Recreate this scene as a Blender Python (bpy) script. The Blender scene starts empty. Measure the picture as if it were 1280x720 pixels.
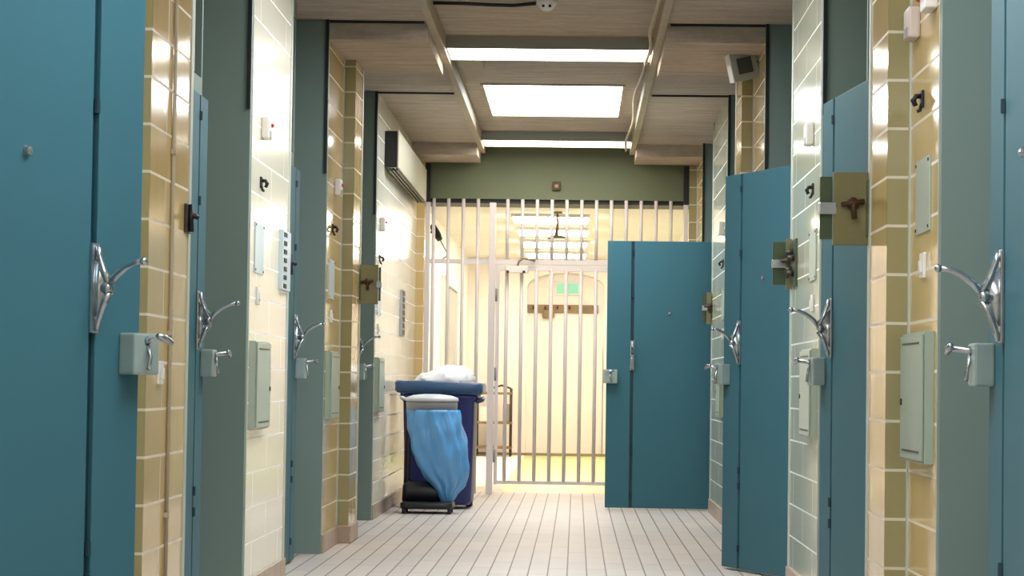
import bpy, bmesh, math, random
from mathutils import Vector, Matrix
random.seed(7)
SC = bpy.context.scene
COL = SC.collection
EYE = 0.95

# ------------------------------------------------------------------ camera
def setup_camera():
    f = 3000.0
    Yc = Vector((80, -120, -f)).normalized()
    rho = math.radians(0.75)
    Zc = Vector((math.sin(rho), math.cos(rho), 0))
    Zc = (Zc - Zc.dot(Yc) * Yc).normalized()
    Xc = Yc.cross(Zc)
    M = Matrix((Xc, Yc, Zc)).to_4x4()
    cam = bpy.data.cameras.new('camera')
    cam.lens = f / 1280 * 36.0
    cam.sensor_width = 36
    cam.clip_end = 200
    o = bpy.data.objects.new('camera', cam)
    COL.objects.link(o)
    o.matrix_world = Matrix.Translation((0, 0, EYE)) @ M
    SC.camera = o
setup_camera()

# ------------------------------------------------------------------ world / exposure
w = bpy.data.worlds.new('world'); SC.world = w; w.use_nodes = True
w.node_tree.nodes['Background'].inputs[0].default_value = (0.95, 0.98, 1, 1)
w.node_tree.nodes['Background'].inputs[1].default_value = 0.28
SC.view_settings.view_transform = 'Standard'
SC.view_settings.look = 'None'
SC.view_settings.gamma = 1
SC.view_settings.use_curve_mapping = False
SC.view_settings.exposure = 0.0
TUBE_E = 12.0       # fluorescent diffusers
SKY_E = 12.5        # daylight panels in the ceiling
HALL_E = 31.0       # strip lights in the hall beyond the gate

# ------------------------------------------------------------------ materials
def lin(c):
    return tuple(((v/255)/12.92 if v/255 <= 0.04045 else ((v/255+0.055)/1.055)**2.4) for v in c)
class NT:
    def __init__(s, name):
        s.m = bpy.data.materials.new(name); s.m.use_nodes = True
        s.t = s.m.node_tree; s.b = s.t.nodes['Principled BSDF']
    def n(s, typ, **kw):
        nd = s.t.nodes.new(typ)
        for k, v in kw.items(): setattr(nd, k, v)
        return nd
    def l(s, a, b): s.t.links.new(a, b)
    def math(s, op, a, b=None, c=None):
        nd = s.n('ShaderNodeMath', operation=op)
        for i, v in enumerate((a, b, c)):
            if v is None: continue
            if isinstance(v, (int, float)): nd.inputs[i].default_value = v
            else: s.l(v, nd.inputs[i])
        return nd.outputs[0]
    def mix(s, fac, a, b, mode='MIX'):
        nd = s.n('ShaderNodeMix', data_type='RGBA', blend_type=mode)
        for i, v in ((0, fac), (6, a), (7, b)):
            if isinstance(v, (int, float)): nd.inputs[i].default_value = v
            elif isinstance(v, tuple): nd.inputs[i].default_value = (*v[:3], 1)
            else: s.l(v, nd.inputs[i])
        return nd.outputs[2]
    def pos(s, space='world'):
        if space == 'world':
            return s.n('ShaderNodeNewGeometry').outputs['Position']
        return s.n('ShaderNodeTexCoord').outputs['Object']

def paint(name, rgb, rough=0.4, metal=0.0, var=0.06, scale=3.0, bump=0.0, coat=0.0, stretch=(1, 1, 1)):
    q = NT(name); c = lin(rgb)
    mp = q.n('ShaderNodeMapping'); q.l(q.pos('object'), mp.inputs[0]); mp.inputs['Scale'].default_value = stretch
    nz = q.n('ShaderNodeTexNoise'); nz.inputs['Scale'].default_value = scale; nz.inputs['Detail'].default_value = 5
    q.l(mp.outputs[0], nz.inputs['Vector'])
    lo = tuple(v*(1-var*2) for v in c); hi = tuple(min(1, v*(1+var*2)) for v in c)
    q.l(q.mix(nz.outputs[0], lo, hi), q.b.inputs['Base Color'])
    q.b.inputs['Roughness'].default_value = rough
    q.b.inputs['Metallic'].default_value = metal
    q.b.inputs['Coat Weight'].default_value = coat
    if name.startswith('teal'): q.b.inputs['Specular IOR Level'].default_value = 0.22
    if bump:
        bp = q.n('ShaderNodeBump'); bp.inputs['Strength'].default_value = bump; bp.inputs['Distance'].default_value = 0.01
        n2 = q.n('ShaderNodeTexNoise'); n2.inputs['Scale'].default_value = scale*12
        q.l(q.pos('object'), n2.inputs['Vector']); q.l(n2.outputs[0], bp.inputs['Height'])
        q.l(bp.outputs[0], q.b.inputs['Normal'])
    return q.m

def tile_mat(name, rgb, rgb2, grout, width=0.9, rowh=0.15, off=0.1, rough=0.12, mort=0.010, streak=0.5):
    q = NT(name)
    g = q.n('ShaderNodeNewGeometry')
    sp = q.n('ShaderNodeSeparateXYZ'); q.l(g.outputs['Position'], sp.inputs[0])
    sn = q.n('ShaderNodeSeparateXYZ'); q.l(g.outputs['True Normal'], sn.inputs[0])
    side = q.math('GREATER_THAN', q.math('ABSOLUTE', sn.outputs[0]), 0.6)
    u = q.math('ADD', q.math('MULTIPLY', sp.outputs[1], side), q.math('MULTIPLY', q.math('ADD', sp.outputs[0], 20.3), q.math('SUBTRACT', 1.0, side)))
    v = q.math('SUBTRACT', sp.outputs[2], off - 3.0)
    cb = q.n('ShaderNodeCombineXYZ'); q.l(u, cb.inputs[0]); q.l(v, cb.inputs[1])
    br = q.n('ShaderNodeTexBrick'); q.l(cb.outputs[0], br.inputs['Vector'])
    br.offset = 0.5; br.offset_frequency = 2
    br.inputs['Scale'].default_value = 1; br.inputs['Brick Width'].default_value = width
    br.inputs['Row Height'].default_value = rowh; br.inputs['Mortar Size'].default_value = mort/2
    br.inputs['Mortar Smooth'].default_value = 0.2; br.inputs['Bias'].default_value = 0
    br.inputs['Color1'].default_value = (*lin(rgb), 1); br.inputs['Color2'].default_value = (*lin(rgb2), 1)
    br.inputs['Mortar'].default_value = (*lin(grout), 1)
    mp = q.n('ShaderNodeMapping'); q.l(g.outputs['Position'], mp.inputs[0]); mp.inputs['Scale'].default_value = (9, 5, 0.35)
    nz = q.n('ShaderNodeTexNoise'); nz.inputs['Scale'].default_value = 4; nz.inputs['Detail'].default_value = 3
    q.l(mp.outputs[0], nz.inputs['Vector'])
    st = q.mix(q.math('MULTIPLY', nz.outputs[0], streak), (1, 1, 1), (0.72, 0.66, 0.5))
    stc = q.mix(br.outputs['Fac'], st, (1, 1, 1))
    q.l(q.mix(1.0, br.outputs['Color'], stc, 'MULTIPLY'), q.b.inputs['Base Color'])
    q.l(q.math('ADD', q.math('MULTIPLY', br.outputs['Fac'], 0.5), rough), q.b.inputs['Roughness'])
    n2 = q.n('ShaderNodeTexNoise'); n2.inputs['Scale'].default_value = 6; q.l(g.outputs['Position'], n2.inputs['Vector'])
    hgt = q.math('ADD', q.math('MULTIPLY', br.outputs['Fac'], -1.0), q.math('MULTIPLY', n2.outputs[0], 0.6))
    bp = q.n('ShaderNodeBump'); bp.inputs['Strength'].default_value = 0.25; bp.inputs['Distance'].default_value = 0.004
    q.l(hgt, bp.inputs['Height']); q.l(bp.outputs[0], q.b.inputs['Normal'])
    return q.m

def floor_mat():
    q = NT('floor_tiles')
    g = q.n('ShaderNodeNewGeometry')
    sp = q.n('ShaderNodeSeparateXYZ'); q.l(g.outputs['Position'], sp.inputs[0])
    cb = q.n('ShaderNodeCombineXYZ'); q.l(sp.outputs[1], cb.inputs[0]); q.l(q.math('ADD', sp.outputs[0], 5.03), cb.inputs[1])
    def brick(width, mort):
        br = q.n('ShaderNodeTexBrick'); q.l(cb.outputs[0], br.inputs['Vector']); br.offset = 0.5
        br.inputs['Scale'].default_value = 1; br.inputs['Brick Width'].default_value = width
        br.inputs['Row Height'].default_value = 0.098; br.inputs['Mortar Size'].default_value = mort
        br.inputs['Mortar Smooth'].default_value = 0.3
        return br
    br = brick(0.8, 0.0042)
    br.inputs['Color1'].default_value = (*lin((216, 208, 202)), 1); br.inputs['Color2'].default_value = (*lin((206, 200, 196)), 1)
    br.inputs['Mortar'].default_value = (*lin((110, 96, 90)), 1)
    nz = q.n('ShaderNodeTexNoise'); nz.inputs['Scale'].default_value = 1.3; nz.inputs['Detail'].default_value = 6
    q.l(g.outputs['Position'], nz.inputs['Vector'])
    d = q.mix(nz.outputs[0], (0.86, 0.84, 0.84), (1, 0.97, 0.93))
    q.l(q.mix(1.0, br.outputs['Color'], d, 'MULTIPLY'), q.b.inputs['Base Color'])
    q.b.inputs['Roughness'].default_value = 0.5
    bp = q.n('ShaderNodeBump'); bp.inputs['Strength'].default_value = 0.3; bp.inputs['Distance'].default_value = 0.003
    q.l(q.math('MULTIPLY', br.outputs['Fac'], -1.0), bp.inputs['Height']); q.l(bp.outputs[0], q.b.inputs['Normal'])
    return q.m

def concrete_mat():
    q = NT('board_marked_concrete')
    g = q.n('ShaderNodeNewGeometry')
    mp = q.n('ShaderNodeMapping'); q.l(g.outputs['Position'], mp.inputs[0]); mp.inputs['Scale'].default_value = (1.2, 7, 7)
    nz = q.n('ShaderNodeTexNoise'); nz.inputs['Scale'].default_value = 2.5; nz.inputs['Detail'].default_value = 8; nz.inputs['Roughness'].default_value = 0.7
    q.l(mp.outputs[0], nz.inputs['Vector'])
    n2 = q.n('ShaderNodeTexNoise'); n2.inputs['Scale'].default_value = 28; q.l(g.outputs['Position'], n2.inputs['Vector'])
    r = q.n('ShaderNodeValToRGB'); q.l(nz.outputs[0], r.inputs[0])
    r.color_ramp.elements[0].position = 0.3; r.color_ramp.elements[0].color = (*lin((172, 157, 144)), 1)
    r.color_ramp.elements[1].position = 0.7; r.color_ramp.elements[1].color = (*lin((218, 202, 185)), 1)
    sp = q.n('ShaderNodeSeparateXYZ'); q.l(g.outputs['Position'], sp.inputs[0])
    fr = q.math('FRACT', q.math('MULTIPLY', sp.outputs[1], 1/0.19))
    ln = q.math('LESS_THAN', fr, 0.07)
    c = q.mix(q.math('MULTIPLY', ln, 0.15), r.outputs[0], lin((80, 70, 62)))
    c = q.mix(q.math('MULTIPLY', n2.outputs[0], 0.45), c, lin((136, 124, 114)))
    q.l(c, q.b.inputs['Base Color']); q.b.inputs['Roughness'].default_value = 0.9
    bp = q.n('ShaderNodeBump'); bp.inputs['Strength'].default_value = 0.5; bp.inputs['Distance'].default_value = 0.01
    q.l(nz.outputs[0], bp.inputs['Height']); q.l(bp.outputs[0], q.b.inputs['Normal'])
    return q.m

def emit(name, rgb, e):
    q = NT(name)
    nz = q.n('ShaderNodeTexNoise'); nz.inputs['Scale'].default_value = 1.5; q.l(q.pos('object'), nz.inputs['Vector'])
    c = lin(rgb)
    q.l(q.mix(nz.outputs[0], tuple(v*0.97 for v in c), c), q.b.inputs['Emission Color'])
    q.b.inputs['Emission Strength'].default_value = e
    q.b.inputs['Base Color'].default_value = (0.9, 0.9, 0.9, 1) if e > 5 else (*(v*0.6 for v in c), 1)
    return q.m

def bag_mat(name, rgb, trans):
    q = NT(name); c = lin(rgb)
    nz = q.n('ShaderNodeTexNoise'); nz.inputs['Scale'].default_value = 5; nz.inputs['Detail'].default_value = 4
    q.l(q.pos('object'), nz.inputs['Vector'])
    q.l(q.mix(nz.outputs[0], tuple(v*0.75 for v in c), tuple(min(1, v*1.3) for v in c)), q.b.inputs['Base Color'])
    q.b.inputs['Roughness'].default_value = 0.3
    q.b.inputs['Coat Weight'].default_value = 0.3
    q.b.inputs['Subsurface Weight'].default_value = trans
    q.b.inputs['Subsurface Radius'].default_value = (0.05, 0.05, 0.08)
    return q.m

M = dict(
    yellow=tile_mat('yellow_glazed_tile', (222, 196, 140), (216, 188, 130), (232, 220, 200), width=2.6),
    olive=tile_mat('olive_step_face', (160, 152, 112), (154, 146, 106), (212, 206, 184), width=1.6, streak=0.25),
    cream=tile_mat('cream_glazed_tile', (238, 234, 218), (232, 228, 210), (248, 246, 240), streak=0.2, mort=0.008, rough=0.18),
    pale=tile_mat('pale_green_glazed_tile', (196, 200, 182), (190, 195, 174), (228, 230, 220), streak=0.2, mort=0.008),
    skirt=tile_mat('skirting_tile', (186, 166, 150), (176, 154, 138), (160, 146, 136), width=0.2, rowh=0.3, off=0, rough=0.4),
    floor=floor_mat(), concrete=concrete_mat(),
    teal=paint('teal_door_paint', (58, 104, 118), 0.52, var=0.05, scale=1.2, bump=0.05),
    seam=paint('dark_teal_hinge_paint', (18, 52, 68), 0.4),
    frame=paint('grey_green_frame_paint', (120, 140, 136), 0.55, var=0.04, scale=1.0, bump=0.05),
    trim=paint('pale_corner_trim', (190, 196, 186), 0.4),
    black=paint('black_trim', (22, 22, 26), 0.5),
    lintel=paint('green_lintel_paint', (106, 114, 88), 0.7, var=0.08, scale=2),
    chrome=paint('cast_steel', (175, 182, 188), 0.25, metal=0.9, var=0.15, scale=20),
    darksteel=paint('dark_steel', (70, 66, 60), 0.4, metal=0.6, var=0.2, scale=20),
    lockbox=paint('lock_box_paint', (150, 168, 166), 0.35, metal=0.2, var=0.1, scale=15),
    cabinet=paint('cabinet_paint', (158, 174, 160), 0.4, var=0.05, scale=6),
    plate=paint('pale_green_plate', (172, 184, 172), 0.35, var=0.05),
    plateblue=paint('pale_blue_plate', (196, 212, 220), 0.35, var=0.05),
    brass=paint('brassy_olive_plate', (122, 118, 84), 0.35, metal=0.5, var=0.12, scale=12),
    olivedark=paint('dark_olive_plate', (74, 86, 66), 0.35, metal=0.5, var=0.15, scale=12),
    brown=paint('worn_brown_metal', (74, 50, 36), 0.5, metal=0.4, var=0.2, scale=30),
    white=paint('white_plastic', (232, 228, 224), 0.4, var=0.03),
    pinkwhite=paint('pinkish_white_plastic', (206, 192, 186), 0.4, var=0.03),
    red=paint('red_plastic', (190, 30, 34), 0.4),
    bars=paint('white_bar_paint', (222, 214, 214), 0.35, var=0.03),
    beam=paint('rail_paint', (172, 158, 134), 0.6, var=0.12, scale=8),
    fixture=paint('light_body_paint', (146, 148, 138), 0.5, var=0.03),
    conduit=paint('conduit_paint', (186, 172, 148), 0.5),
    cable=paint('pale_cable', (176, 160, 132), 0.6),
    blackcable=paint('black_cable', (30, 28, 28), 0.6),
    tube=emit('tube_diffuser', (255, 248, 235), TUBE_E),
    skyl=emit('daylight_panel', (247, 251, 255), SKY_E),
    hall=emit('hall_light_diffuser', (255, 240, 224), HALL_E),
    hallwall=paint('warm_cream_wall', (240, 233, 226), 0.6, var=0.04, scale=1),
    hallceil=paint('cream_ceiling', (236, 231, 222), 0.8, var=0.03),
    green=paint('lime_green_floor', (190, 204, 138), 0.4, var=0.08, scale=2),
    greyframe=paint('grey_door_leaf', (168, 166, 160), 0.5, var=0.04),
    exitsign=emit('exit_sign_green', (150, 225, 195), 0.4),
    wood=paint('brown_wood', (132, 108, 76), 0.5, var=0.2, scale=8),
    binblue=paint('navy_bin_plastic', (34, 42, 108), 0.4, var=0.06),
    binlid=paint('blue_bin_lid', (44, 78, 116), 0.32, var=0.08),
    bluebag=bag_mat('blue_polythene', (96, 164, 224), 0.2),
    whitebag=bag_mat('white_polythene', (240, 242, 245), 0.15),
    blackpl=paint('black_plastic', (20, 22, 28), 0.35, var=0.1),
    greypl=paint('grey_plastic', (140, 140, 142), 0.35, var=0.06),
    greylid=paint('light_grey_plastic', (206, 208, 214), 0.35, var=0.04),
    grille=paint('speaker_grille', (58, 60, 52), 0.7, var=0.1, scale=60),
    heater=paint('heater_casing', (206, 200, 176), 0.35, var=0.03),
    glass=paint('dim_transom_glass', (70, 96, 106), 0.08, var=0.05),
    lamp=paint('dull_beige_metal', (150, 128, 92), 0.5),
)

# ------------------------------------------------------------------ mesh helpers
def bx(bm, x0, x1, y0, y1, z0, z1, bevel=0.0):
    t = bmesh.new()
    bmesh.ops.create_cube(t, size=1)
    for v in t.verts:
        v.co = Vector(((x0+x1)/2 + v.co.x*abs(x1-x0), (y0+y1)/2 + v.co.y*abs(y1-y0), (z0+z1)/2 + v.co.z*abs(z1-z0)))
    if bevel:
        bmesh.ops.bevel(t, geom=list(t.edges), offset=bevel, segments=2, affect='EDGES', profile=0.6)
    merge(bm, t)
def merge(bm, t):
    me = bpy.data.meshes.new('tmp'); t.to_mesh(me); t.free(); bm.from_mesh(me); bpy.data.meshes.remove(me)
def tube(bm, pts, rad, seg=10, flat=1.0):
    pts = [Vector(p) for p in pts]
    rs = rad if isinstance(rad, (list, tuple)) else [rad]*len(pts)
    rings = []
    ref = None
    for i, p in enumerate(pts):
        d = (pts[min(i+1, len(pts)-1)] - pts[max(i-1, 0)]).normalized()
        if ref is None:
            ref = Vector((0, 0, 1)) if abs(d.z) < 0.9 else Vector((1, 0, 0))
        a = (ref - ref.dot(d)*d).normalized(); ref = a
        b = d.cross(a)
        rings.append([bm.verts.new(p + rs[i]*(math.cos(2*math.pi*k/seg)*a + flat*math.sin(2*math.pi*k/seg)*b)) for k in range(seg)])
    for i in range(len(rings)-1):
        for k in range(seg):
            bm.faces.new((rings[i][k], rings[i][(k+1) % seg], rings[i+1][(k+1) % seg], rings[i+1][k]))
    bm.faces.new(rings[0][::-1]); bm.faces.new(rings[-1])
def prism(bm, poly, axis, a, b):
    """poly of 2D points extruded along axis (0,1,2) from a to b"""
    def mk(p, t):
        c = [p[0], p[1]]; c.insert(axis, t); return bm.verts.new(c)
    A = [mk(p, a) for p in poly]; B = [mk(p, b) for p in poly]
    n = len(poly)
    bm.faces.new(A); bm.faces.new(B[::-1])
    for i in range(n): bm.faces.new((A[i], B[i], B[(i+1) % n], A[(i+1) % n]))
def obj(name, bm, mat, parent=None, smooth=False):
    bmesh.ops.recalc_face_normals(bm, faces=bm.faces[:])
    me = bpy.data.meshes.new(name); bm.to_mesh(me); bm.free()
    for m in (mat if isinstance(mat, (list, tuple)) else [mat]): me.materials.append(m)
    if smooth:
        for p in me.polygons: p.use_smooth = True
    o = bpy.data.objects.new(name, me); COL.objects.link(o)
    if parent: o.parent = parent
    return o
def box(name, x0, x1, y0, y1, z0, z1, mat, parent=None, bevel=0.0):
    bm = bmesh.new(); bx(bm, x0, x1, y0, y1, z0, z1, bevel); return obj(name, bm, mat, parent)
def struct(o): o['kind'] = 'structure'; return o
def tag(o, label, cat, group=None):
    o['label'] = label; o['category'] = cat
    if group: o['group'] = group
    return o
def thing(name, label, cat, loc, rz=0.0, group=None):
    o = bpy.data.objects.new(name, None); COL.objects.link(o); o.empty_display_size = 0.1
    o.location = loc; o.rotation_euler = (0, 0, rz)
    return tag(o, label, cat, group)

# ------------------------------------------------------------------ setting
CX = -0.185                       # corridor centre line
def SX(side, a): return CX + side*a
WALL, PIER, DOORP = 1.205, 1.135, 1.265      # tile wall / stepped pier / closed-door plane, half widths
BACKP = 1.50
GATE = 20.6
CEIL = 2.94
struct(box('floor', -1.9, 1.55, -12, 20.95, -0.1, 0, M['floor']))
bm = bmesh.new()
bx(bm, -1.75, 1.40, -12, 21.2, CEIL+0.075, CEIL+0.3)
struct(obj('ceiling', bm, M['concrete']))
# side slabs sit lower than the middle strip
RETS = [-0.0, 3.4, 6.8, 10.1, 13.2, 16.45, 19.75]
tn = [0]
def trim(o):
    tn[0] += 1; o.name = 'trim_%d' % tn[0]; return struct(o)
for side in (-1, 1):
    bm = bmesh.new()
    xa, xb = sorted((SX(side, 0.66), SX(side, 1.55)))
    prev = -3
    segs = [(-12, 6.76), (6.79, 13.16), (13.19, 16.41), (16.44, 20.6)]
    for a, b in segs: bx(bm, xa, xb, a, b, CEIL, CEIL+0.075)
    for a, b in ((6.8, 8.3), (13.2, 14.7), (19.85, 20.58)): bx(bm, xa, xb, a, b, CEIL-0.10, CEIL)
    o = obj('ceiling_side', bm, M['concrete']); o.name = 'ceiling_left' if side < 0 else 'ceiling_right'; struct(o)

def tilewall(side, half, y0, y1, mat, name):
    a, b = sorted((SX(side, half), SX(side, BACKP+0.06)))
    return struct(box(name, a, b, y0, y1, 0, CEIL, mat))
def skirt(side, half, y0, y1):
    y0 += 0.002; y1 -= 0.002
    a, b = sorted((SX(side, half-0.012), SX(side, half)))
    trim(box('t', a, b, y0, y1, 0, 0.1, M['skirt'], bevel=0.003))
def corner(side, half, y, w=0.018, z0=0, z1=CEIL, mat='trim'):
    a, b = sorted((SX(side, half-0.004), SX(side, half+0.012)))
    trim(box('t', a, b, y-w/2, y+w/2, z0, z1, M[mat]))
def ret(side, y, name):
    """steel door-frame return that faces back down the corridor"""
    a, b = sorted((SX(side, WALL-0.002), SX(side, BACKP)))
    struct(box(name, a, b, y-0.05, y, 0, CEIL-0.005, M['frame']))
    a, b = sorted((SX(side, WALL-0.003), SX(side, WALL+0.014)))
    trim(box('t', a, b, y-0.062, y-0.052, 2.09, CEIL, M['black']))
    # thin shadow-gap strip at the top, in the joint of the slabs
def doorwall(side, y0, y1, hinge, name):
    """steel panel behind the door: the frame in the door plane"""
    a, b = sorted((SX(side, DOORP+0.05), SX(side, DOORP+0.13)))
    bm = bmesh.new()
    # frame around an opening hinge..hinge+0.8, transom light above
    bx(bm, a, b, y0, hinge-0.01, 0, CEIL)
    bx(bm, a, b, hinge+0.83, hinge+0.86, 0, CEIL)
    bx(bm, a, b, hinge-0.01, hinge+0.83, 2.06, 2.14)
    bx(bm, a, b, hinge-0.01, hinge+0.83, CEIL-0.08, CEIL)
    o = struct(obj(name, bm, M['frame']))
    c, d = sorted((SX(side, DOORP+0.08), SX(side, DOORP+0.10)))
    g = box('transom_glass', c, d, hinge-0.01, hinge+0.83, 2.14, CEIL-0.08, M['glass'], o)
    for t in (0.20, 0.60):
        c2, d2 = sorted((SX(side, DOORP+0.045), SX(side, DOORP+0.10)))
        box('transom_bar', c2, d2, hinge+t, hinge+t+0.03, 2.14, CEIL-0.08, M['trim'], o)
    # dim cell interior wall behind an ajar door
    c, d = sorted((SX(side, BACKP+0.05), SX(side, BACKP+0.12)))
    box('recess_back', c, d, y0, y1, 0, CEIL, M['frame'], o)

for side, nm in ((-1, 'left'), (1, 'right')):
    # bays : list of (return y, kind, wall end)
    plan = [(6.8, 'step', 7.5 if side < 0 else 7.4, 8.3 if side < 0 else 7.86), (10.1, 'plain', None, 11.5), (13.2, 'step', 14.05, 14.55), (16.45, 'plain', None, 18.2)]
    if side > 0: plan.append((19.75, 'step', GATE-0.02, GATE+0.3))
    prev_end = 4.6
    tilewall(side, WALL, -12, 4.6, M['cream'], 'wall_' + nm)
    for i, (r, kind, st, end) in enumerate(plan):
        PIER = 1.165 if (side < 0 and r == 6.8) else 1.135
        if not (side < 0 and r == 16.45 and False):
            ret(side, r, 'wall_%s' % nm)
            first = side < 0 and r == 6.8
            DOORP = 1.31 if first else 1.265
            doorwall(side, prev_end, r-0.05, r-(1.3 if first else 1.5), 'wall_%s' % nm)
            DOORP = 1.265
        if side < 0 and r == 16.45: end = GATE-0.02
        if kind == 'plain':
            tilewall(side, WALL, r, end, M['cream' if side < 0 else 'pale'], 'wall_%s' % nm)
            skirt(side, WALL, r, end)
            corner(side, WALL, r+0.01); 
            if end < 20: corner(side, WALL, end-0.03, 0.06)
        else:
            tilewall(side, WALL, r, st, M['yellow'], 'wall_%s' % nm)
            skirt(side, WALL, r, st)
            # thin step face, darker and more olive than the yellow pier behind it
            a, b = sorted((SX(side, PIER), SX(side, BACKP)))
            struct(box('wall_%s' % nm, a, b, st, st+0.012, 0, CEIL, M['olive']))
            tilewall(side, PIER, st+0.012, end, M['yellow'], 'wall_%s' % nm)
            skirt(side, PIER, st, end)
            a, b = sorted((SX(side, PIER-0.012), SX(side, WALL)))
            trim(box('t', a, b, st-0.012, st, 0, 0.1, M['skirt']))
            corner(side, WALL+0.003, r+0.01)
            a, b = sorted((SX(side, WALL-0.006), SX(side, WALL+0.006)))
            trim(box('t', a, b, st-0.02, st, 0.1, CEIL, M['trim']))
            corner(side, PIER, end-0.025, 0.05)
        prev_end = end
PIER = 1.135
# left end pier at the gate
a, b = sorted((SX(-1, PIER), SX(-1, BACKP)))
struct(box('wall_left', a, b, GATE-0.02, GATE+0.3, 0, CEIL, M['yellow']))

# thin black strips drawn in as shadow gaps where the side slabs end
for side in (-1, 1):
    for y in (6.775, 13.175, 16.425):
        a, b = sorted((SX(side, 0.68), SX(side, WALL)))
        trim(box('t', a, b, y-0.012, y+0.012, CEIL-0.012, CEIL+0.07, M['black']))
# longitudinal rails between the middle strip and the side slabs
for side in (-1, 1):
    a, b = sorted((SX(side, 0.615), SX(side, 0.66)))
    trim(box('t', a, b, -12, GATE-0.15, CEIL-0.03, CEIL+0.075, M['beam'], bevel=0.004))
# wall above the gate
a, b = SX(-1, PIER), SX(1, PIER)
struct(box('wall_back', a, b, GATE+0.05, GATE+0.22, 2.535, CEIL+0.075, M['lintel']))
trim(box('t', a, b, GATE+0.08, GATE+0.55, 2.50, 2.535, M['black']))  # shaded underside of the lintel put in as a black sheet
trim(box('t', a, a+0.045, GATE-0.01, GATE+0.05, 2.5, CEIL-0.11, M['black']))
trim(box('t', b-0.045, b, GATE-0.01, GATE+0.05, 2.5, CEIL-0.11, M['black']))
# wall behind the camera
struct(box('wall_front', -1.9, 1.55, -12.15, -12, 0, CEIL+0.3, M['cream']))

# ---- hall beyond the gate
HB = 31.7
struct(box('floor', -0.66, 2.2, 20.95, HB+0.8, -0.1, 0.0, M['green']))
struct(box('floor', -3.2, -0.66, 20.95, HB+0.8, -0.1, 0.0, M['hallceil']))
struct(box('ceiling', -3.2, 2.2, 21.2, HB+0.8, 2.60, 2.75, M['hallceil']))
struct(box('wall_left', -3.3, -1.44, 20.9, 22.6, 0, 2.6, M['hallwall']))
struct(box('wall_left', -1.62, -1.44, 22.6, HB, 0, 2.6, M['hallwall']))
struct(box('wall_right', 1.15, 1.3, 20.9, HB, 0, 2.6, M['hallwall']))
struct(box('trim_101', -1.44, 1.15, HB-0.02, HB-0.001, 0, 0.035, M['lamp']))
# back wall with a shallow arched recess
def archwall():
    bm = bmesh.new()
    x0, x1, h0 = -0.66, 0.36, 2.22
    xc, rr = (x0+x1)/2, (x1-x0)/2
    arc = [(xc + rr*math.cos(t), h0 + 0.20*math.sin(t)) for t in [math.pi*i/16 for i in range(17)]]
    L = [(-1.6, 0), (-1.6, 2.6), (1.3, 2.6), (1.3, 0), (x1, 0)] + arc + [(x0, 0)]
    prism(bm, L, 1, HB, HB+0.25)
    return obj('wall_back_hall', bm, M['hallwall'])
o = archwall(); o.name = 'wall_back'; struct(o)
struct(box('wall_back', -1.6, 1.3, HB+0.25, HB+0.35, 0, 2.6, M['hallwall']))

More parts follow.
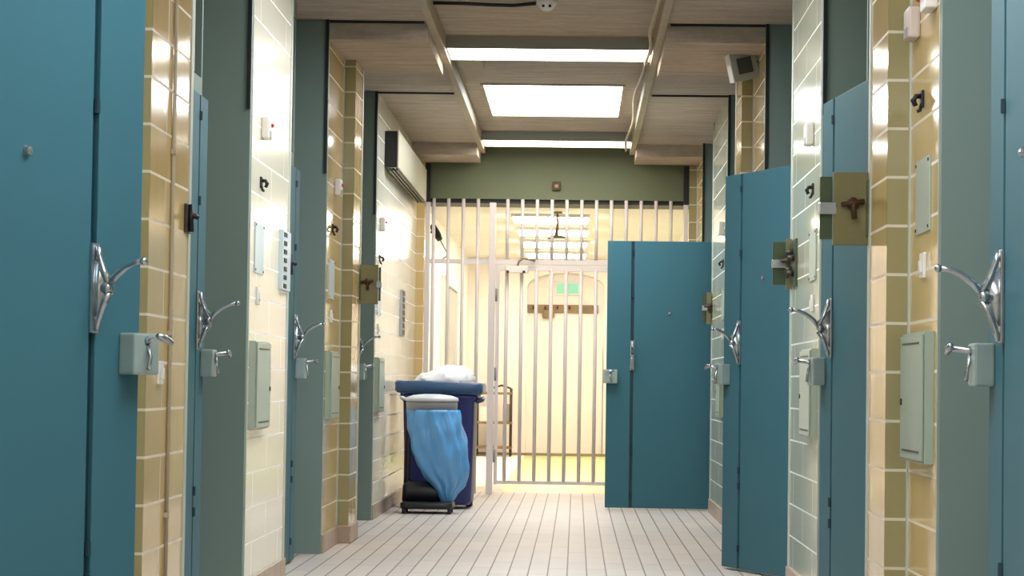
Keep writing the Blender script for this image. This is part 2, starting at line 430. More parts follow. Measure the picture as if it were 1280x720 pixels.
# ------------------------------------------------------------------ cell doors
dn = [0]
def cell_door(side, hinge_y, theta, label, width=0.8, hinge_half=DOORP):
    dn[0] += 1
    th = math.radians(theta)
    d = Vector((-side*math.sin(th), math.cos(th)))
    rz = math.atan2(d.y, d.x)
    n = 1 if side > 0 else -1
    t = thing('door_%d' % dn[0], label, 'door', (SX(side, hinge_half), hinge_y, 0), rz, 'cell doors along the corridor')
    t['kind'] = 'structure'
    T, seam = 0.045, width-0.195
    def ys(a, b): return sorted((n*a, n*b))
    a, b = ys(-T, 0)
    box('wide_leaf', 0.0, seam-0.012, a, b, 0.012, 2.05, M['teal'], t, 0.003)
    nl = box('narrow_leaf', seam+0.012, width, a, b, 0.012, 2.05, M['teal'], t, 0.003)
    bm = bmesh.new()
    bx(bm, seam-0.014, seam+0.014, *ys(-T+0.004, -0.012), 0.012, 2.05)
    for z in (0.10, 0.42, 0.50, 1.62, 1.95):
        tube(bm, [(seam, n*0.001, z), (seam, n*0.001, z+0.035)], 0.009, 8)
    obj('hinge', bm, M['seam'], t)
    # peephole
    bm = bmesh.new()
    px = width*0.42
    tube(bm, [(px, n*-0.002, 1.50), (px, n*0.012, 1.50)], [0.014, 0.011], 16)
    tube(bm, [(px, n*0.012, 1.50), (px, n*0.016, 1.50)], [0.007, 0.005], 12)
    obj('peephole', bm, M['chrome'], t)
    # forked lever on the seam, standing out from the door
    zc = 1.175
    lv = obj('lever_bracket', (lambda bm: (bx(bm, seam-0.016, seam+0.016, *ys(0, 0.010), zc-0.114, zc+0.114, 0.003), bm)[1])(bmesh.new()), M['chrome'], t)
    lv['label'] = 'cast metal hinge plate on the seam'
    bm = bmesh.new()
    for s in (1, -1):
        tube(bm, [(seam, n*0.012, zc+s*0.108), (seam, n*0.018, zc+s*0.085), (seam, n*0.032, zc+s*0.045), (seam, n*0.052, zc+s*0.012)],
             [0.007, 0.007, 0.008, 0.011], 10)
    prism(bm, [(n*0.008, zc-0.075), (n*0.026, zc-0.05), (n*0.05, zc), (n*0.026, zc+0.05), (n*0.008, zc+0.075)], 0, seam-0.004, seam+0.004)
    tube(bm, [(seam-0.012, n*0.046, zc), (seam+0.012, n*0.046, zc)], 0.013, 12)
    obj('fork', bm, M['chrome'], lv, True)
    bm = bmesh.new()
    tube(bm, [(seam, n*0.048, zc+0.004), (seam, n*0.074, zc+0.032), (seam, n*0.102, zc+0.052), (seam, n*0.13, zc+0.064), (seam, n*0.154, zc+0.067)],
         [0.010, 0.009, 0.008, 0.007, 0.007], 10)
    tube(bm, [(seam, n*0.150, zc+0.067), (seam, n*0.158, zc+0.067), (seam, n*0.166, zc+0.066)], [0.007, 0.011, 0.006], 10)
    obj('lever', bm, M['chrome'], lv, True)
    # surface lock box with T handle at the free edge
    zl = 1.013
    lb = box('lock_box', width-0.085, width+0.022, *ys(0.0, 0.05), zl-0.055, zl+0.052, M['lockbox'], t, 0.006)
    bm = bmesh.new()
    xh = width-0.03
    tube(bm, [(xh, n*0.05, zl+0.033), (xh, n*0.058, zl+0.034), (xh, n*0.10, zl+0.038)], [0.013, 0.008, 0.007], 10)
    tube(bm, [(xh-0.03, n*0.105, zl+0.045), (xh, n*0.104, zl+0.039), (xh+0.03, n*0.105, zl+0.028)], [0.007, 0.010, 0.007], 10)
    obj('lock_handle', bm, M['chrome'], lb, True)
    bm = bmesh.new()
    tube(bm, [(xh, n*0.052, zl+0.02), (xh+0.004, n*0.058, zl-0.01), (xh-0.012, n*0.064, zl-0.04)], [0.006, 0.005, 0.006], 8)
    obj('bolt_arm', bm, M['chrome'], lb, True)
    return t
cell_door(-1, 5.5, 27, 'teal steel cell door standing ajar at far left edge, nearest on left side', hinge_half=1.315)
cell_door(-1, 8.62, 0, 'closed teal cell door between nearest yellow pier and cream wall on left', hinge_half=1.283)
cell_door(-1, 11.8, 0, 'closed narrow-looking teal cell door just past the cream wall on left', hinge_half=1.283)
cell_door(-1, 15.1, 0, 'closed teal cell door hidden behind second yellow pier left, only handles showing')
cell_door(1, 5.22, 0, 'teal cell door cut by right frame edge, nearest on right side', hinge_half=1.215)
cell_door(1, 8.52, 6, 'slightly ajar teal cell door beside the large brassy hatch plate, right', hinge_half=1.215)
cell_door(1, 11.85, 22, 'ajar teal cell door below the tilted wall speaker, right side', hinge_half=1.255)
cell_door(1, 18.36, 90, 'teal cell door swung fully open across corridor in front of barred gate', width=0.82, hinge_half=1.235)

# ------------------------------------------------------------------ wall fittings
def fitbox(name, side, half, y0, y1, depth, z0, z1, mat, parent=None, bevel=0.003, gap=0.0):
    a, b = sorted((SX(side, half-gap), SX(side, half-gap-depth)))
    return box(name, a, b, y0, y1, z0, z1, mat, parent, bevel)
H = lambda h: EYE + h
def cabinet(side, half, r, where, long=0.46, mat='cabinet'):
    t = thing('wall_cabinet', 'pale green slim metal wall cabinet %s' % where, 'cabinet', (SX(side, half), r+0.3, 0), 0, 'slim wall cabinets')
    y0, y1 = -0.23, -0.23+long
    def lb(name, d0, d1, ya, yb, za, zb, m, par, bev=0.002):
        a, b = sorted((-side*d0, -side*d1)); return box(name, a, b, ya, yb, za, zb, M[m], par, bev)
    lb('body', 0, 0.028, y0, y1, 0.735, 1.115, mat, t)
    d = lb('door', 0.029, 0.036, y0+0.008, y1-0.008, 0.743, 1.107, mat, t)
    lb('keyhole', 0.036, 0.041, y1-0.05, y1-0.03, 0.90, 0.92, 'darksteel', d)
    lb('louvre', 0.0362, 0.038, y0+0.06, y1-0.06, 0.765, 0.770, 'darksteel', d, 0)
    lb('louvre', 0.0362, 0.038, y0+0.06, y1-0.06, 1.080, 1.085, 'darksteel', d, 0)
    return t
def sounder(side, half, y, where, lamp=True, mat='pinkwhite'):
    t = thing('call_sounder', 'small white alarm box %s' % where, 'alarm', (SX(side, half), y, 0), 0, 'small alarm boxes high on the walls')
    s = -side
    a, b = sorted((0, s*0.035)); box('housing', a, b, -0.06, 0.06, H(1.055), H(1.15), M[mat], t, 0.008)
    a, b = sorted((s*0.034, s*0.037)); box('grille', a, b, -0.03, 0.03, H(1.06), H(1.09), M['greypl'], t, 0)
    if lamp:
        bm = bmesh.new(); tube(bm, [(s*0.034, 0.02, H(1.118)), (s*0.046, 0.02, H(1.118))], [0.010, 0.006], 10)
        obj('lamp', bm, M['red'], t)
    return t
def hook(side, half, y, where):
    t = thing('coat_hook', 'small black metal hook %s' % where, 'hook', (SX(side, half), y, 0), 0, 'black hooks on the tiled walls')
    s = -side
    a, b = sorted((0, s*0.008)); box('back_plate', a, b, -0.022, 0.022, H(.835), H(.885), M['black'], t, 0.002)
    bm = bmesh.new()
    tube(bm, [(s*0.006, 0, H(.868)), (s*0.022, 0, H(.868)), (s*0.030, 0, H(.855)), (s*0.024, 0, H(.842)), (s*0.018, 0, H(.846))], [0.008, 0.008, 0.009, 0.008, 0.005], 8)
    tube(bm, [(s*0.006, -0.008, H(.845)), (s*0.012, -0.01, H(.825)), (s*0.020, -0.01, H(.822))], [0.005, 0.006, 0.006], 8)
    obj('prong', bm, M['black'], t, True)
    return t
def coverplate(side, half, y, where, mat='plate'):
    t = thing('cover_plate', 'flat pale blank cover plate %s' % where, 'plate', (SX(side, half), y, 0), 0, 'blank cover plates')
    s = -side
    a, b = sorted((0, s*0.006)); box('plate', a, b, -0.14, 0.14, H(.46), H(.68), M[mat], t, 0.002)
    for yy in (-0.125, 0.125):
        for zz in (H(.473), H(.667)):
            bm = bmesh.new(); tube(bm, [(s*0.005, yy, zz), (s*0.009, yy, zz)], 0.005, 8); obj('screw', bm, M['darksteel'], t)
def switch(side, half, y, z, where):
    t = thing('wall_switch', 'white wall switch %s' % where, 'switch', (SX(side, half), y, 0), 0, 'white wall switches')
    s = -side
    a, b = sorted((0, s*0.010)); box('switch_plate', a, b, -0.04, 0.04, z-0.035, z+0.04, M['white'], t, 0.003)
    a, b = sorted((s*0.010, s*0.016)); box('rocker', a, b, -0.02, 0.02, z-0.018, z+0.018, M['white'], t, 0.002)
for side, half, r, where in (
        (-1, WALL, 10.1, 'on the bright cream left wall'),
        (-1, WALL, 13.2, 'beside the second yellow pier at left'),
        (-1, WALL, 16.45, 'on the far left wall near the bins'),
        (1, WALL, 6.8, 'on the nearest yellow wall at right'),
        (1, WALL, 10.1, 'on the pale tiled wall nearer than the half-open door'),
        (1, WALL, 16.45, 'on the right wall by the fully open door')):
    cabinet(side, half, r, where, mat='cabinet' if r != 10.1 else 'plate')
    near = r == 6.8
    sounder(side, half, r+(0.46 if near or r == 13.2 else 0.38), where, lamp=(side < 0), mat='pinkwhite' if near else 'white')
    hook(side, half, r+0.33, where)
    coverplate(side, half, r+0.30, where, mat='plateblue' if side < 0 else 'plate')
    switch(side, half, r+0.28, H(.36), where)
# second white box above the nearest right one
t = thing('beacon_box', 'white box with a red lamp near the top right, cut by the frame', 'alarm', (SX(1, WALL), 6.92, 0))
box('housing', -0.035, 0, -0.07, 0.05, H(1.09), H(1.22), M['white'], t, 0.006)
bm = bmesh.new(); tube(bm, [(-0.04, 0.03, H(1.135)), (-0.05, 0.03, H(1.135))], [0.016, 0.010], 12); obj('lamp', bm, M['red'], t)
switch(-1, 1.165, 7.74, 0.965, 'low on the nearest yellow pier at left')
# vertical conduit and its clips on the left pier
def conduit(side, half, y, label, z0=0.1, z1=CEIL):
    t = thing('conduit_pipe', label, 'pipe', (SX(side, half-0.012), y, 0))
    bm = bmesh.new(); tube(bm, [(0, 0, z0), (0, 0, z1)], 0.0065, 12); obj('pipe', bm, M['conduit'], t, True)
    for z in (0.5, 1.1, 1.7, 2.3):
        box('clip', -0.010, 0.010, -0.012, 0.012, z-0.008, z+0.008, M['conduit'], t)
conduit(-1, 1.17, 7.90, 'pale vertical conduit pipe on the nearest yellow pier at left')
# notice boards
def notice(side, half, y0, y1, h0, h1, label, black):
    t = thing('notice_board', label, 'notice', (SX(side, half), (y0+y1)/2, 0))
    s = -side; L = (y1-y0)/2
    a, b = sorted((0, s*0.02)); box('board', a, b, -L, L, H(h0), H(h1), M['plateblue' if not black else 'greyframe'], t, 0.003)
    a, b = sorted((s*0.020, s*0.023))
    n = 7
    for k in range(n):
        z0 = H(h0) + (h1-h0)*(k+0.22)/n; z1 = H(h0) + (h1-h0)*(k+(0.9 if black else 0.72))/n
        box('mark', a, b, -L*0.8, L*(0.75 if black else -0.1), z0, z1, M['black'], t)
notice(-1, WALL, 11.12, 11.42, 0.42, 0.70, 'pale blue panel with dark marks at the far edge of the cream wall', False)
notice(-1, WALL, 18.8, 19.1, 0.36, 0.72, 'tall narrow dark-marked board on the far left wall behind the bin', True)

# ------------------------------------------------------------------ brassy hatch flaps at pier ends
def flap(side, half, y, label, main=0.115, sec=0.04, ang=0.0, big=True):
    t = thing('hatch_flap', label, 'hatch', (SX(side, half), y, 0), 0, 'brassy hatch flaps standing out from the piers')
    s = -side                       # into the corridor
    t.rotation_euler = (0, 0, side*math.radians(ang))
    a, b = sorted((s*0.004, s*main))
    box('plate', a, b, -0.010, 0.010, H(.465), H(.705), M['brass'], t, 0.003)
    a, b = sorted((s*(main+0.002), s*(main+sec)))
    box('edge_plate', a, b, 0.0, 0.016, H(.485), H(.690), M['olivedark'], t, 0.003)
    a, b = sorted((s*(main-0.012), s*(main+sec+0.004)))
    box('catch', a, b, -0.016, 0.02, H(.565), H(.605), M['chrome'], t, 0.004)
    bm = bmesh.new()
    c = s*main*0.45; z = H(.60)
    tube(bm, [(c, -0.01, z), (c, -0.032, z)], [0.022, 0.016], 14)
    tube(bm, [(c+0.035, -0.03, z+0.008), (c-0.040, -0.034, z-0.004)], [0.009, 0.008], 8)
    tube(bm, [(c-0.002, -0.03, z+0.02), (c+0.002, -0.034, z-0.050)], [0.008, 0.009], 8)
    obj('latch', bm, M['brown'], t, True)
    a, b = sorted((-s*0.012, s*0.010))
    box('mount', a, b, -0.02, 0.03, H(.49), H(.68), M['olivedark'], t, 0.003)
    return t
flap(1, PIER, 7.86, 'large brassy square hatch flap on nearest yellow pier at right', 0.118, 0.042)
flap(1, WALL, 11.44, 'dark brassy hatch flap in front of the half-open door, right', 0.03, 0.062)
flap(1, WALL, 18.14, 'small brassy hatch flap beside fully open far door', 0.045, 0.03)
flap(-1, PIER, 14.5, 'brassy hatch flap on the second yellow pier at left', 0.115, 0.015)
def catch(side, half, y, label):
    t = thing('door_catch', label, 'catch', (SX(side, half), y, 0), 0, 'dark door catches on left pier ends')
    s = -side
    a, b = sorted((0, s*0.010)); box('back_plate', a, b, -0.045, 0.045, H(.50), H(.60), M['darksteel'], t, 0.002)
    bm = bmesh.new()
    tube(bm, [(0, 0.01, H(.56)), (s*0.030, 0.01, H(.56)), (s*0.042, 0.012, H(.552))], [0.012, 0.010, 0.007], 8)
    tube(bm, [(s*0.015, 0, H(.60)), (s*0.018, 0, H(.505))], [0.008, 0.010], 8)
    obj('latch', bm, M['black'], t, True)
catch(-1, 1.165, 8.22, 'small black door catch on edge of nearest yellow pier, left')
catch(-1, WALL, 11.46, 'small black door catch at far edge of the bright cream wall')
# the dark bunch of hardware on the pale right wall
bm = bmesh.new()
t = thing('key_holder', 'dark knobbly lock fitting next to hatch flap on pale right wall', 'lock', (SX(1, WALL), 11.25, 0))
box('back_plate', -0.012, 0, -0.11, 0.12, H(.47), H(.69), M['olivedark'], t, 0.003)
for dy, z in ((-0.06, .60), (0.02, .63), (0.06, .55), (-0.02, .53)):
    bm = bmesh.new(); tube(bm, [(-0.01, dy, H(z)), (-0.035, dy, H(z)), (-0.04, dy+0.01, H(z)-0.02)], [0.018, 0.014, 0.008], 10)
    obj('knob', bm, M['darksteel'], t, True)

# ------------------------------------------------------------------ ceiling objects
def tube_light(y, label):
    t = thing('ceiling_light', label, 'light', (CX, y, CEIL+0.075), 0, 'long box ceiling lights')
    bm = bmesh.new()
    bx(bm, -0.62, 0.62, 0, 0.54, -0.03, 0)
    bx(bm, -0.62, 0.62, 0, 0.012, -0.078, -0.03); bx(bm, -0.62, 0.62, 0.528, 0.54, -0.078, -0.03)
    bx(bm, -0.62, -0.608, 0.012, 0.528, -0.078, -0.03); bx(bm, 0.608, 0.62, 0.012, 0.528, -0.078, -0.03)
    obj('body', bm, M['fixture'], t)
    box('diffuser', -0.608, 0.608, 0.012, 0.528, -0.074, -0.031, M['tube'], t)
tube_light(14.2, 'nearest visible long box ceiling light')
tube_light(19.6, 'long box ceiling light nearest the green wall above the gate')
tube_light(-1.8, 'added unseen ceiling light behind the viewer')  # unseen, added to brighten faces turned towards the camera
tube_light(-7.2, 'farthest added unseen ceiling light behind the viewer')  # unseen, added for more light from behind the camera
tube_light(9.0, 'long box ceiling light out of frame overhead')
tube_light(3.6, 'long box ceiling light out of frame near the viewer')
def skylight(y0, y1, label):
    t = thing('skylight_panel', label, 'skylight', (CX, (y0+y1)/2, CEIL+0.075), 0, 'white ceiling light panels')
    L = (y1-y0)/2
    box('panel', -0.48, 0.48, -L, L, -0.006, 0.0, M['skyl'], t)
    bm = bmesh.new()
    for a in ((-0.50, -0.482, -L-0.02, L+0.02), (0.482, 0.50, -L-0.02, L+0.02)): bx(bm, *a, -0.012, 0)
    for a in ((-0.482, 0.482, -L-0.02, -L-0.002), (-0.482, 0.482, L+0.002, L+0.02)): bx(bm, *a, -0.012, 0)
    obj('frame', bm, M['beam'], t)
skylight(16.5, 18.4, 'bright white rectangular ceiling panel between the two box lights')
skylight(-5.2, -3.3, 'added unseen glowing ceiling panel behind the viewer')  # unseen glowing panel, added to light the camera-facing surfaces
skylight(9.9, 11.8, 'white ceiling panel out of frame overhead')
skylight(4.6, 6.5, 'white ceiling panel out of frame near the viewer')
# smoke detector and its cable
t = thing('smoke_detector', 'round white smoke detector on ceiling at top centre', 'detector', (CX, 12.9, CEIL+0.075))
bm = bmesh.new(); tube(bm, [(0, 0, 0), (0, 0, -0.02), (0, 0, -0.035), (0, 0, -0.05)], [0.055, 0.052, 0.04, 0.025], 24); obj('housing', bm, M['white'], t, True)
for s in (-1, 1):
    bm = bmesh.new(); tube(bm, [(s*0.018, -0.035, -0.03), (s*0.018, -0.052, -0.034)], 0.008, 8); obj('vent', bm, M['black'], t)
bm = bmesh.new()
pts = [(CX-0.62, 12.9, CEIL+0.060), (CX-0.45, 12.88, CEIL+0.055), (CX-0.30, 12.9, CEIL+0.052), (CX-0.18, 12.9, CEIL+0.050), (CX-0.10, 12.9, CEIL+0.058), (CX-0.058, 12.9, CEIL+0.062)]
tube(bm, pts, 0.010, 8)
tag(obj('ceiling_cable', bm, M['blackcable'], None, True), 'black cable on the ceiling running to the smoke detector', 'cable')
bm = bmesh.new()
pts = []
for i in range(41):
    y = 9 + 11.3*i/40
    wob = 0.012*math.sin(y*2.2) + (0.03*math.exp(-((y-13.9)/0.5)**2))
    pts.append((SX(1, 0.575)+wob, y, CEIL-0.02 + 0.01*math.sin(y*1.3)))
tube(bm, pts, 0.011, 8)
tag(obj('ceiling_cable', bm, M['cable'], None, True), 'pale wavy cable along the right ceiling rail', 'cable')
t = thing('junction_box', 'flat grey box on ceiling left of the bright panel', 'box', (CX-0.50, 14.9, CEIL+0.075))
box('casing', -0.085, 0.07, 0, 0.55, -0.04, 0, M['fixture'], t, 0.003)
box('cover', -0.075, 0.06, 0.02, 0.53, -0.046, -0.04, M['beam'], t, 0.001)
# speaker
t = thing('wall_speaker', 'tilted grey box speaker mounted high above half-open door, right', 'speaker', (SX(1, WALL)-0.085, 13.7, H(1.835)))
t.rotation_euler = (math.radians(6), math.radians(-14), math.radians(7))
box('case', -0.075, 0.075, -0.03, 0.09, -0.085, 0.085, M['fixture'], t, 0.006)
box('grille', -0.042, 0.042, -0.038, -0.03, -0.045, 0.045, M['grille'], t, 0.002)
box('lit_side_panel', -0.081, -0.075, -0.03, 0.085, -0.085, 0.085, M['white'], t, 0.001)  # lit side of the case painted in as a white panel
bm = bmesh.new(); tube(bm, [(0.08, 0.04, 0.0), (0.11, 0.05, -0.01), (0.118, 0.06, 0.01)], 0.012, 8); obj('bracket', bm, M['darksteel'], t)
# brown sensor on the green wall
t = thing('wall_sensor', 'small brown square sensor in middle of the green wall above gate', 'sensor', (CX-0.005, GATE+0.05, H(1.70)))
box('housing', -0.035, 0.035, -0.03, 0, -0.035, 0.04, M['brown'], t, 0.004)
box('lens', -0.015, 0.015, -0.034, -0.03, -0.012, 0.014, M['lamp'], t, 0.001)
# long casing high on the left wall
t = thing('wall_heater', 'long cream casing with louvred underside high on the far left wall', 'heater', (SX(-1, WALL), 17.1, 0))
box('casing', 0.02, 0.10, 0, 3.2, H(1.53), H(1.80), M['heater'], t, 0.006)
box('bracket', 0, 0.02, 0.15, 0.25, H(1.55), H(1.75), M['black'], t)
box('bracket', 0, 0.02, 2.6, 2.7, H(1.55), H(1.75), M['black'], t)
box('end_plate', 0.0, 0.09, -0.012, 0, H(1.53), H(1.79), M['blackpl'], t)
bm = bmesh.new()
for k in range(3): box('louvre', 0.026+k*0.026, 0.040+k*0.026, 0.05, 3.15, H(1.512), H(1.53), M['darksteel'], t)

# ------------------------------------------------------------------ barred gate
gl = thing('barred_screen', 'fixed white barred screen between left wall and gate, partly behind the bin', 'bars', (0, GATE+0.02, 0))
def bar(parent, x, z0, z1, r=0.015, name='bar'):
    bm = bmesh.new(); tube(bm, [(x, 0, z0), (x, 0, z1)], r, 10); return obj(name, bm, M['bars'], parent, True)
def pxx(px): return (px-722)/146.0
xl, xr = SX(-1, PIER)+0.006, SX(1, PIER)-0.006
post = pxx(614.8)
RZ = H(1.03)
for k in range(-4, 0): bar(gl, post + 0.1275*k, 0.0, 2.533)
ga = thing('barred_transom', 'fixed row of white bars above the gate leaf', 'bars', (0, GATE+0.02, 0))
for k in range(1, 14):
    x = post + 0.1275*k
    if x < xr-0.03: bar(ga, x, RZ+0.03, 2.533)
box('post', post-0.028, post+0.028, -0.025, 0.025, 0.0, 2.50, M['bars'], gl, 0.003)
box('side_post', xl, xl+0.04, -0.02, 0.02, 0.0, 2.50, M['bars'], gl, 0.002)
box('side_post', xr-0.04, xr, -0.02, 0.02, RZ, 2.50, M['bars'], ga, 0.002)
box('rail', xl+0.04, post-0.028, -0.008, 0.008, RZ-0.01, RZ+0.03, M['bars'], gl)
box('rail', post+0.028, xr-0.04, -0.02, 0.02, RZ-0.01, RZ+0.03, M['bars'], ga)
gt = thing('barred_gate', 'white barred gate leaf closed across the corridor end', 'gate', (post+0.03, GATE+0.02, 0))
gw = xr-0.05-(post+0.03)
for k in range(1, 14):
    x = 0.1275*k - 0.03
    if x < gw-0.05: bar(gt, x, 0.10, RZ-0.04, 0.0155)
box('stile', 0.006, 0.036, -0.015, 0.015, 0.08, RZ-0.02, M['bars'], gt, 0.002)
box('stile', gw-0.035, gw, -0.015, 0.015, 0.08, RZ-0.02, M['bars'], gt, 0.002)
box('bottom_rail', 0.036, gw-0.035, -0.014, 0.014, 0.085, 0.115, M['bars'], gt, 0.002)
box('top_rail', 0.036, gw-0.035, -0.014, 0.014, RZ-0.065, RZ-0.02, M['bars'], gt, 0.002)
box('lock_plate', gw-0.24, gw-0.04, -0.02, 0.018, 0.95, 1.12, M['bars'], gt, 0.002)
for z in (0.32, 1.02, 1.70):
    bm = bmesh.new(); tube(bm, [(0.010, -0.024, z-0.05), (0.010, -0.024, z+0.06)], 0.009, 10); obj('hinge', bm, M['greypl'], gt, True)
t = thing('door_closer', 'white door closer box with black arm on top of gate leaf', 'closer', (pxx(647), GATE-0.015, RZ-0.055))
box('housing', -0.10, 0.09, -0.045, 0.015, -0.03, 0.03, M['white'], t, 0.006)
for s in (-0.085, 0.055):
    bm = bmesh.new(); tube(bm, [(s, -0.045, -0.022), (s, -0.055, -0.022)], 0.013, 10); obj('screw', bm, M['brown'], t)
bm = bmesh.new()
tube(bm, [(0.0, -0.02, 0.028), (0.01, -0.02, 0.07), (0.05, -0.02, 0.095), (0.09, -0.02, 0.088), (0.15, -0.01, 0.084)], [0.01, 0.009, 0.008, 0.008, 0.014], 8)
obj('arm', bm, M['lamp'], t, True)

# ------------------------------------------------------------------ hall beyond
for i, (y, txt) in enumerate(((23.1, 'nearest'), (25.1, 'second'), (27.3, 'third'), (29.7, 'farthest'))):
    t = thing('strip_light', 'glowing strip light on hall ceiling seen through gate bars, %s of four' % txt, 'light', (-0.27, y, 2.598), 0, 'strip lights beyond the gate')
    box('body', -0.38, 0.38, 0.2, 0.85, -0.03, 0, M['white'], t)
    box('diffuser', -0.36, 0.36, 0.22, 0.83, -0.055, -0.03, M['hall'], t, 0.004)
# hanging sign bracket
t = thing('hanging_bracket', 'small dull metal bracket hanging from the hall ceiling beyond gate', 'bracket', (-0.20, 23.0, 2.6))
bm = bmesh.new(); tube(bm, [(0, 0, 0), (0, 0, -0.02)], 0.05, 14); tube(bm, [(0, 0, -0.02), (0.005, 0, -0.12), (-0.01, 0, -0.24)], [0.01, 0.012, 0.02], 8)
obj('stem', bm, M['lamp'], t, True)
bm = bmesh.new(); tube(bm, [(-0.09, 0, -0.26), (-0.03, 0, -0.24), (0.03, 0, -0.24), (0.09, 0, -0.25)], [0.008, 0.016, 0.016, 0.008], 8); obj('arm', bm, M['lamp'], t, True)
t = thing('exit_sign', 'pale green lit exit sign on the hall back wall', 'sign', (-0.13, HB+0.25, H(1.26)))
box('housing', -0.16, 0.16, -0.05, 0, -0.08, 0.09, M['white'], t, 0.004)
box('face', -0.145, 0.145, -0.055, -0.05, -0.065, 0.075, M['exitsign'], t)
t = thing('wall_rail', 'brown wooden coat rail across the hall back wall', 'coat rack', (-0.18, HB+0.25, H(1.0)))
box('board', -0.48, 0.46, -0.03, 0, -0.06, 0.05, M['wood'], t, 0.004)
for k in range(6):
    bm = bmesh.new(); tube(bm, [(-0.40+k*0.16, -0.03, 0), (-0.40+k*0.16, -0.08, 0), (-0.40+k*0.16, -0.09, 0.03)], 0.010, 8); obj('peg', bm, M['brown'], t)
bm = bmesh.new(); bx(bm, -0.24, -0.08, -0.12, -0.06, -0.13, -0.02, 0.02)
tag(obj('cloth_cap', bm, M['wood']), 'small brown cloth hanging from the coat rail', 'cap').location = (-0.22, HB+0.27, H(1.0))
# green skirting line on floor edge
struct(box('door_9', 0.40-0.75, 0.40-0.05, HB+0.21, HB+0.248, 0.01, 1.45, M['hallwall'], bevel=0.004))
# side door in the hall's left wall
t = thing('door_10', 'grey double door in cream frame in the hall left wall beyond the bars', 'door', (-1.44, 25.3, 0)); t['kind'] = 'structure'
box('leaf', -0.002, 0.02, 0.08, 1.37, 0.01, 2.0, M['greyframe'], t)
box('leaf', -0.002, 0.02, 1.39, 2.72, 0.01, 2.0, M['greyframe'], t)
bm = bmesh.new(); bx(bm, 0, 0.05, 0, 0.07, 0, 2.08); bx(bm, 0, 0.05, 2.73, 2.8, 0, 2.08); bx(bm, 0, 0.05, 0.07, 2.73, 2.005, 2.08)
obj('door_frame', bm, M['white'], t)
# camera on the hall's left wall
t = thing('security_camera', 'dark angled security camera with trailing cable behind bars, top left', 'camera', (-1.30, 22.2, H(1.36)))
bm = bmesh.new(); tube(bm, [(-0.05, -0.05, 0.09), (0.0, 0, 0.0), (0.02, 0.02, -0.04)], [0.03, 0.035, 0.028], 12); obj('housing', bm, M['blackpl'], t, True)
bm = bmesh.new(); tube(bm, [(-0.14, 0.05, 0.04), (-0.06, 0.03, 0.03), (0, 0, 0.01)], 0.012, 8); obj('bracket', bm, M['darksteel'], t, True)
bm = bmesh.new(); tube(bm, [(0.02, 0.02, -0.04), (0.05, 0.2, -0.1), (0.08, 0.4, -0.16), (0.0, 0.6, -0.2), (-0.14, 0.7, -0.22)], 0.006, 8); obj('cable', bm, M['greypl'], t, True)
# trolley
t = thing('serving_trolley', 'brown and chrome shelved trolley at hall back, seen behind the gate', 'trolley', (-1.06, 31.2, 0))
for sx in (-0.22, 0.22):
    for sy in (-0.16, 0.16):
        bm = bmesh.new(); tube(bm, [(sx, sy, 0.05), (sx, sy, 0.88)], 0.014, 8); obj('leg', bm, M['brown'], t, True)
        bm = bmesh.new(); tube(bm, [(sx-0.012, sy, 0.036), (sx+0.012, sy, 0.036)], 0.036, 12); obj('wheel', bm, M['blackpl'], t, True)
for z in (0.10, 0.42, 0.80): box('shelf', -0.24, 0.24, -0.18, 0.18, z, z+0.03, M['wood'], t, 0.004)
bm = bmesh.new(); tube(bm, [(0.22, -0.16, 0.88), (0.10, -0.16, 0.92), (-0.02, -0.16, 0.88)], 0.012, 8); obj('handle', bm, M['brown'], t, True)
tag(box('storage_tub', -0.94, -0.845, 31.05, 31.3, 0.45, 0.68, M['greypl'], bevel=0.012), 'grey tub on middle shelf of the trolley', 'tub')
tag(box('cardboard_box', -1.24, -1.10, 31.05, 31.3, 0.45, 0.64, M['hallceil'], bevel=0.006), 'cream carton on middle shelf of the trolley', 'box')

# ------------------------------------------------------------------ bins
def rrect(w, d, r, n=5):
    pts = []
    for cx, cy, a0 in ((w/2-r, d/2-r, 0), (-w/2+r, d/2-r, 90), (-w/2+r, -d/2+r, 180), (w/2-r, -d/2+r, 270)):
        for i in range(n+1):
            a = math.radians(a0+90*i/n); pts.append((cx+r*math.cos(a), cy+r*math.sin(a)))
    return pts
def loft(bm, sections, cap=True):
    rings = [[bm.verts.new(p) for p in s] for s in sections]
    n = len(rings[0])
    for i in range(len(rings)-1):
        for k in range(n): bm.faces.new((rings[i][k], rings[i][(k+1) % n], rings[i+1][(k+1) % n], rings[i+1][k]))
    if cap: bm.faces.new(rings[0][::-1]); bm.faces.new(rings[-1])
wb = thing('wheeled_bin', 'tall navy wheeled bin with blue lid against the left wall', 'bin', (-1.025, 18.28, 0))
bm = bmesh.new()
secs = []
for z, wdt, d in ((0.03, 0.46, 0.50), (0.06, 0.50, 0.54), (0.5, 0.52, 0.60), (0.80, 0.535, 0.66), (0.83, 0.58, 0.70), (0.86, 0.58, 0.70)):
    secs.append([(x, y, z) for x, y in rrect(wdt, d, 0.05)])
loft(bm, secs); obj('body', bm, M['binblue'], wb, True)
bm = bmesh.new()
secs = []
for z, wdt, d in ((0.852, 0.63, 0.735), (0.87, 0.66, 0.76), (0.925, 0.66, 0.76), (0.942, 0.64, 0.74)):
    secs.append([(x, y, z + 0.012*abs(x)/0.33 + 0.006*math.sin(x*14)) for x, y in rrect(wdt, d, 0.06)])
loft(bm, secs); obj('lid', bm, M['binlid'], wb, True)
bm = bmesh.new(); tube(bm, [(-0.28, -0.36, 0.90), (0.28, -0.36, 0.90)], 0.014, 10); tube(bm, [(-0.28, -0.36, 0.90), (-0.28, -0.32, 0.87)], 0.014, 8)
tube(bm, [(0.29, -0.30, 0.81), (0.32, -0.20, 0.82), (0.32, 0.0, 0.83)], 0.018, 8)
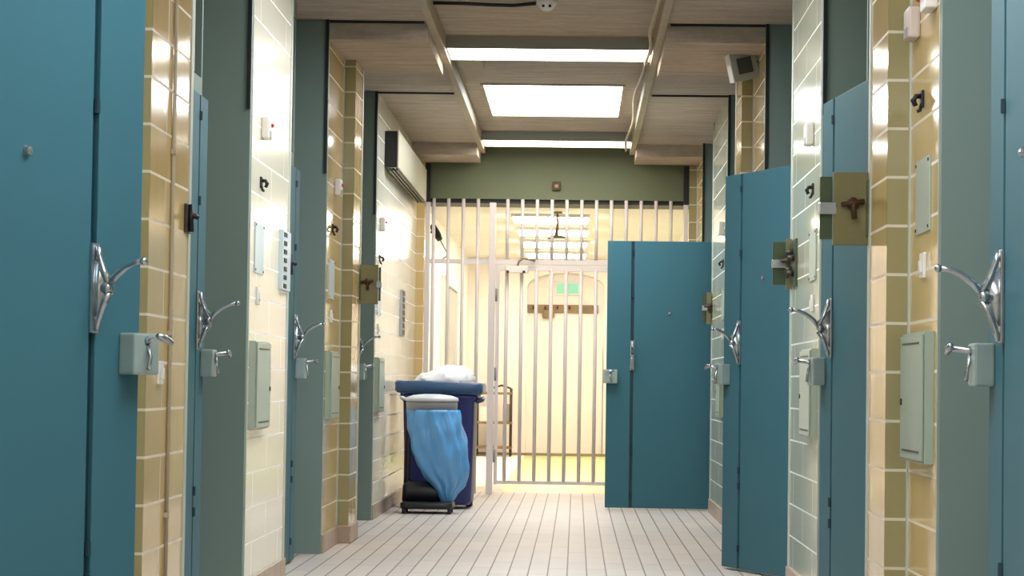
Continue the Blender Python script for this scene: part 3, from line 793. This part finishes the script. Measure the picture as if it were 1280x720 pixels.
obj('handle', bm, M['binlid'], wb, True)
for s in (-1, 1):
    bm = bmesh.new(); tube(bm, [(s*0.19, 0.25, 0.10), (s*0.24, 0.25, 0.10)], 0.10, 20); obj('wheel', bm, M['blackpl'], wb, True)
bm = bmesh.new(); tube(bm, [(-0.2, 0.25, 0.10), (0.2, 0.25, 0.10)], 0.012, 8); obj('axle', bm, M['darksteel'], wb)

def blob(bm, fn, nu=36, nv=20):
    rings = []
    for j in range(nv+1):
        rings.append([bm.verts.new(fn(2*math.pi*i/nu, j/nv)) for i in range(nu)])
    for j in range(nv):
        for i in range(nu):
            bm.faces.new((rings[j][i], rings[j][(i+1) % nu], rings[j+1][(i+1) % nu], rings[j+1][i]))
    bm.faces.new(rings[0][::-1]); bm.faces.new(rings[-1])
# white bag on the lid
bm = bmesh.new()
def wbag(a, v):
    t = v*math.pi*0.5
    x = math.cos(a)*0.225*math.cos(t)**0.55; y = math.sin(a)*0.20*math.cos(t)**0.55
    env = 0.115*math.sin(t)
    prof = 1.0 if x > -0.02 else max(0.28, 1.0 + (x+0.02)*3.6)
    ear = 0.035*math.exp(-((x+0.20)/0.035)**2)*math.sin(t)
    n = 0.009*math.sin(7*a+5*v)+0.007*math.sin(13*a-9*v)
    return (x+0.04*math.sin(t)*0.2 + n, y+n, env*prof + ear + n*min(1, 4*v))
blob(bm, wbag)
o = tag(obj('rubbish_bag', bm, M['whitebag'], None, True), 'crumpled white plastic bag lying on the blue bin lid', 'bag')
o.location = (-1.0, 18.2, 0.955)

# bag holder
bh = thing('bag_holder', 'black wheeled sack holder with grey ring lid in front of navy bin', 'sack holder', (-1.065, 17.45, 0))
bm = bmesh.new()
secs = []
for z, wd, d in ((0.035, 0.36, 0.34), (0.045, 0.38, 0.36), (0.075, 0.38, 0.36), (0.085, 0.36, 0.34)):
    secs.append([(x, y, z) for x, y in rrect(wd, d, 0.05)])
loft(bm, secs); obj('base', bm, M['blackpl'], bh, True)
bm = bmesh.new()
loft(bm, [[(x-0.04, y+0.08, z) for x, y in rrect(w_, d_, 0.04)] for z, w_, d_ in ((0.08, 0.30, 0.20), (0.20, 0.29, 0.18), (0.225, 0.22, 0.12))])
obj('tray', bm, M['blackpl'], bh, True)
for sx in (-1, 1):
    for sy in (-1, 1):
        bm = bmesh.new(); tube(bm, [(sx*0.165-0.012, sy*0.14, 0.026), (sx*0.165+0.012, sy*0.14, 0.026)], 0.026, 14); obj('wheel', bm, M['blackpl'], bh, True)
for sx, m in ((-0.175, 'brown'), (-0.145, 'blackpl'), (0.165, 'blackpl')):
    bm = bmesh.new(); tube(bm, [(sx, 0.12, 0.07), (sx, 0.13, 0.45), (sx+0.01, 0.14, 0.76), (sx*0.9+0.01, 0.11, 0.80)], 0.011, 8); obj('pole', bm, M[m], bh, True)
def circ(r, z, cx=0.02, cy=0, n=32): return [(cx+r*math.cos(2*math.pi*i/n), cy+r*0.92*math.sin(2*math.pi*i/n), z) for i in range(n)]
bm = bmesh.new(); loft(bm, [circ(0.172, 0.745), circ(0.185, 0.75), circ(0.188, 0.80), circ(0.18, 0.808)]); obj('ring', bm, M['greypl'], bh, True)
bm = bmesh.new(); loft(bm, [circ(0.19, 0.809), circ(0.195, 0.818), circ(0.19, 0.835), circ(0.14, 0.853), circ(0.06, 0.862)]); obj('lid', bm, M['greylid'], bh, True)
bm = bmesh.new(); tube(bm, [(-0.17, 0.03, 0.82), (-0.20, 0.03, 0.835), (-0.215, 0.03, 0.83)], 0.012, 8); obj('lid_hinge', bm, M['greylid'], bh, True)
bm = bmesh.new()
EDGE = [(0, 512, 574), (.2, 513, 580), (.4, 517, 585), (.6, 526, 587), (.72, 536, 585), (.80, 545, 581), (.87, 551, 573), (.94, 555, 570), (1.0, 559, 566)]
def edge(v):
    for (v0, l0, r0), (v1, l1, r1) in zip(EDGE, EDGE[1:]):
        if v <= v1+1e-9:
            t = (v-v0)/(v1-v0); return (l0+(l1-l0)*t-538)/172, (r0+(r1-r0)*t-538)/172
    return (561-538)/172, (565-538)/172
def bbag(a, v):
    z = 0.748 - v*0.69
    l, r_ = edge(v)
    c, hw = (l+r_)/2, (r_-l)/2
    fold = (0.012*math.sin(5*a+2*v)*min(1, v*3) + 0.011*math.sin(11*a - 6*v) + 0.006*math.sin(19*a+9*v) + 0.005*math.sin(23*v+3*a))*min(1, hw/0.1)
    rr = hw + fold
    return (c + rr*math.cos(a), rr*0.9*math.sin(a), z)
blob(bm, bbag, 64, 34)
o = tag(obj('refuse_sack', bm, M['bluebag'], None, True), 'translucent light blue refuse sack hanging in the black holder', 'bag')
o.location = (-1.065, 17.43, 0)
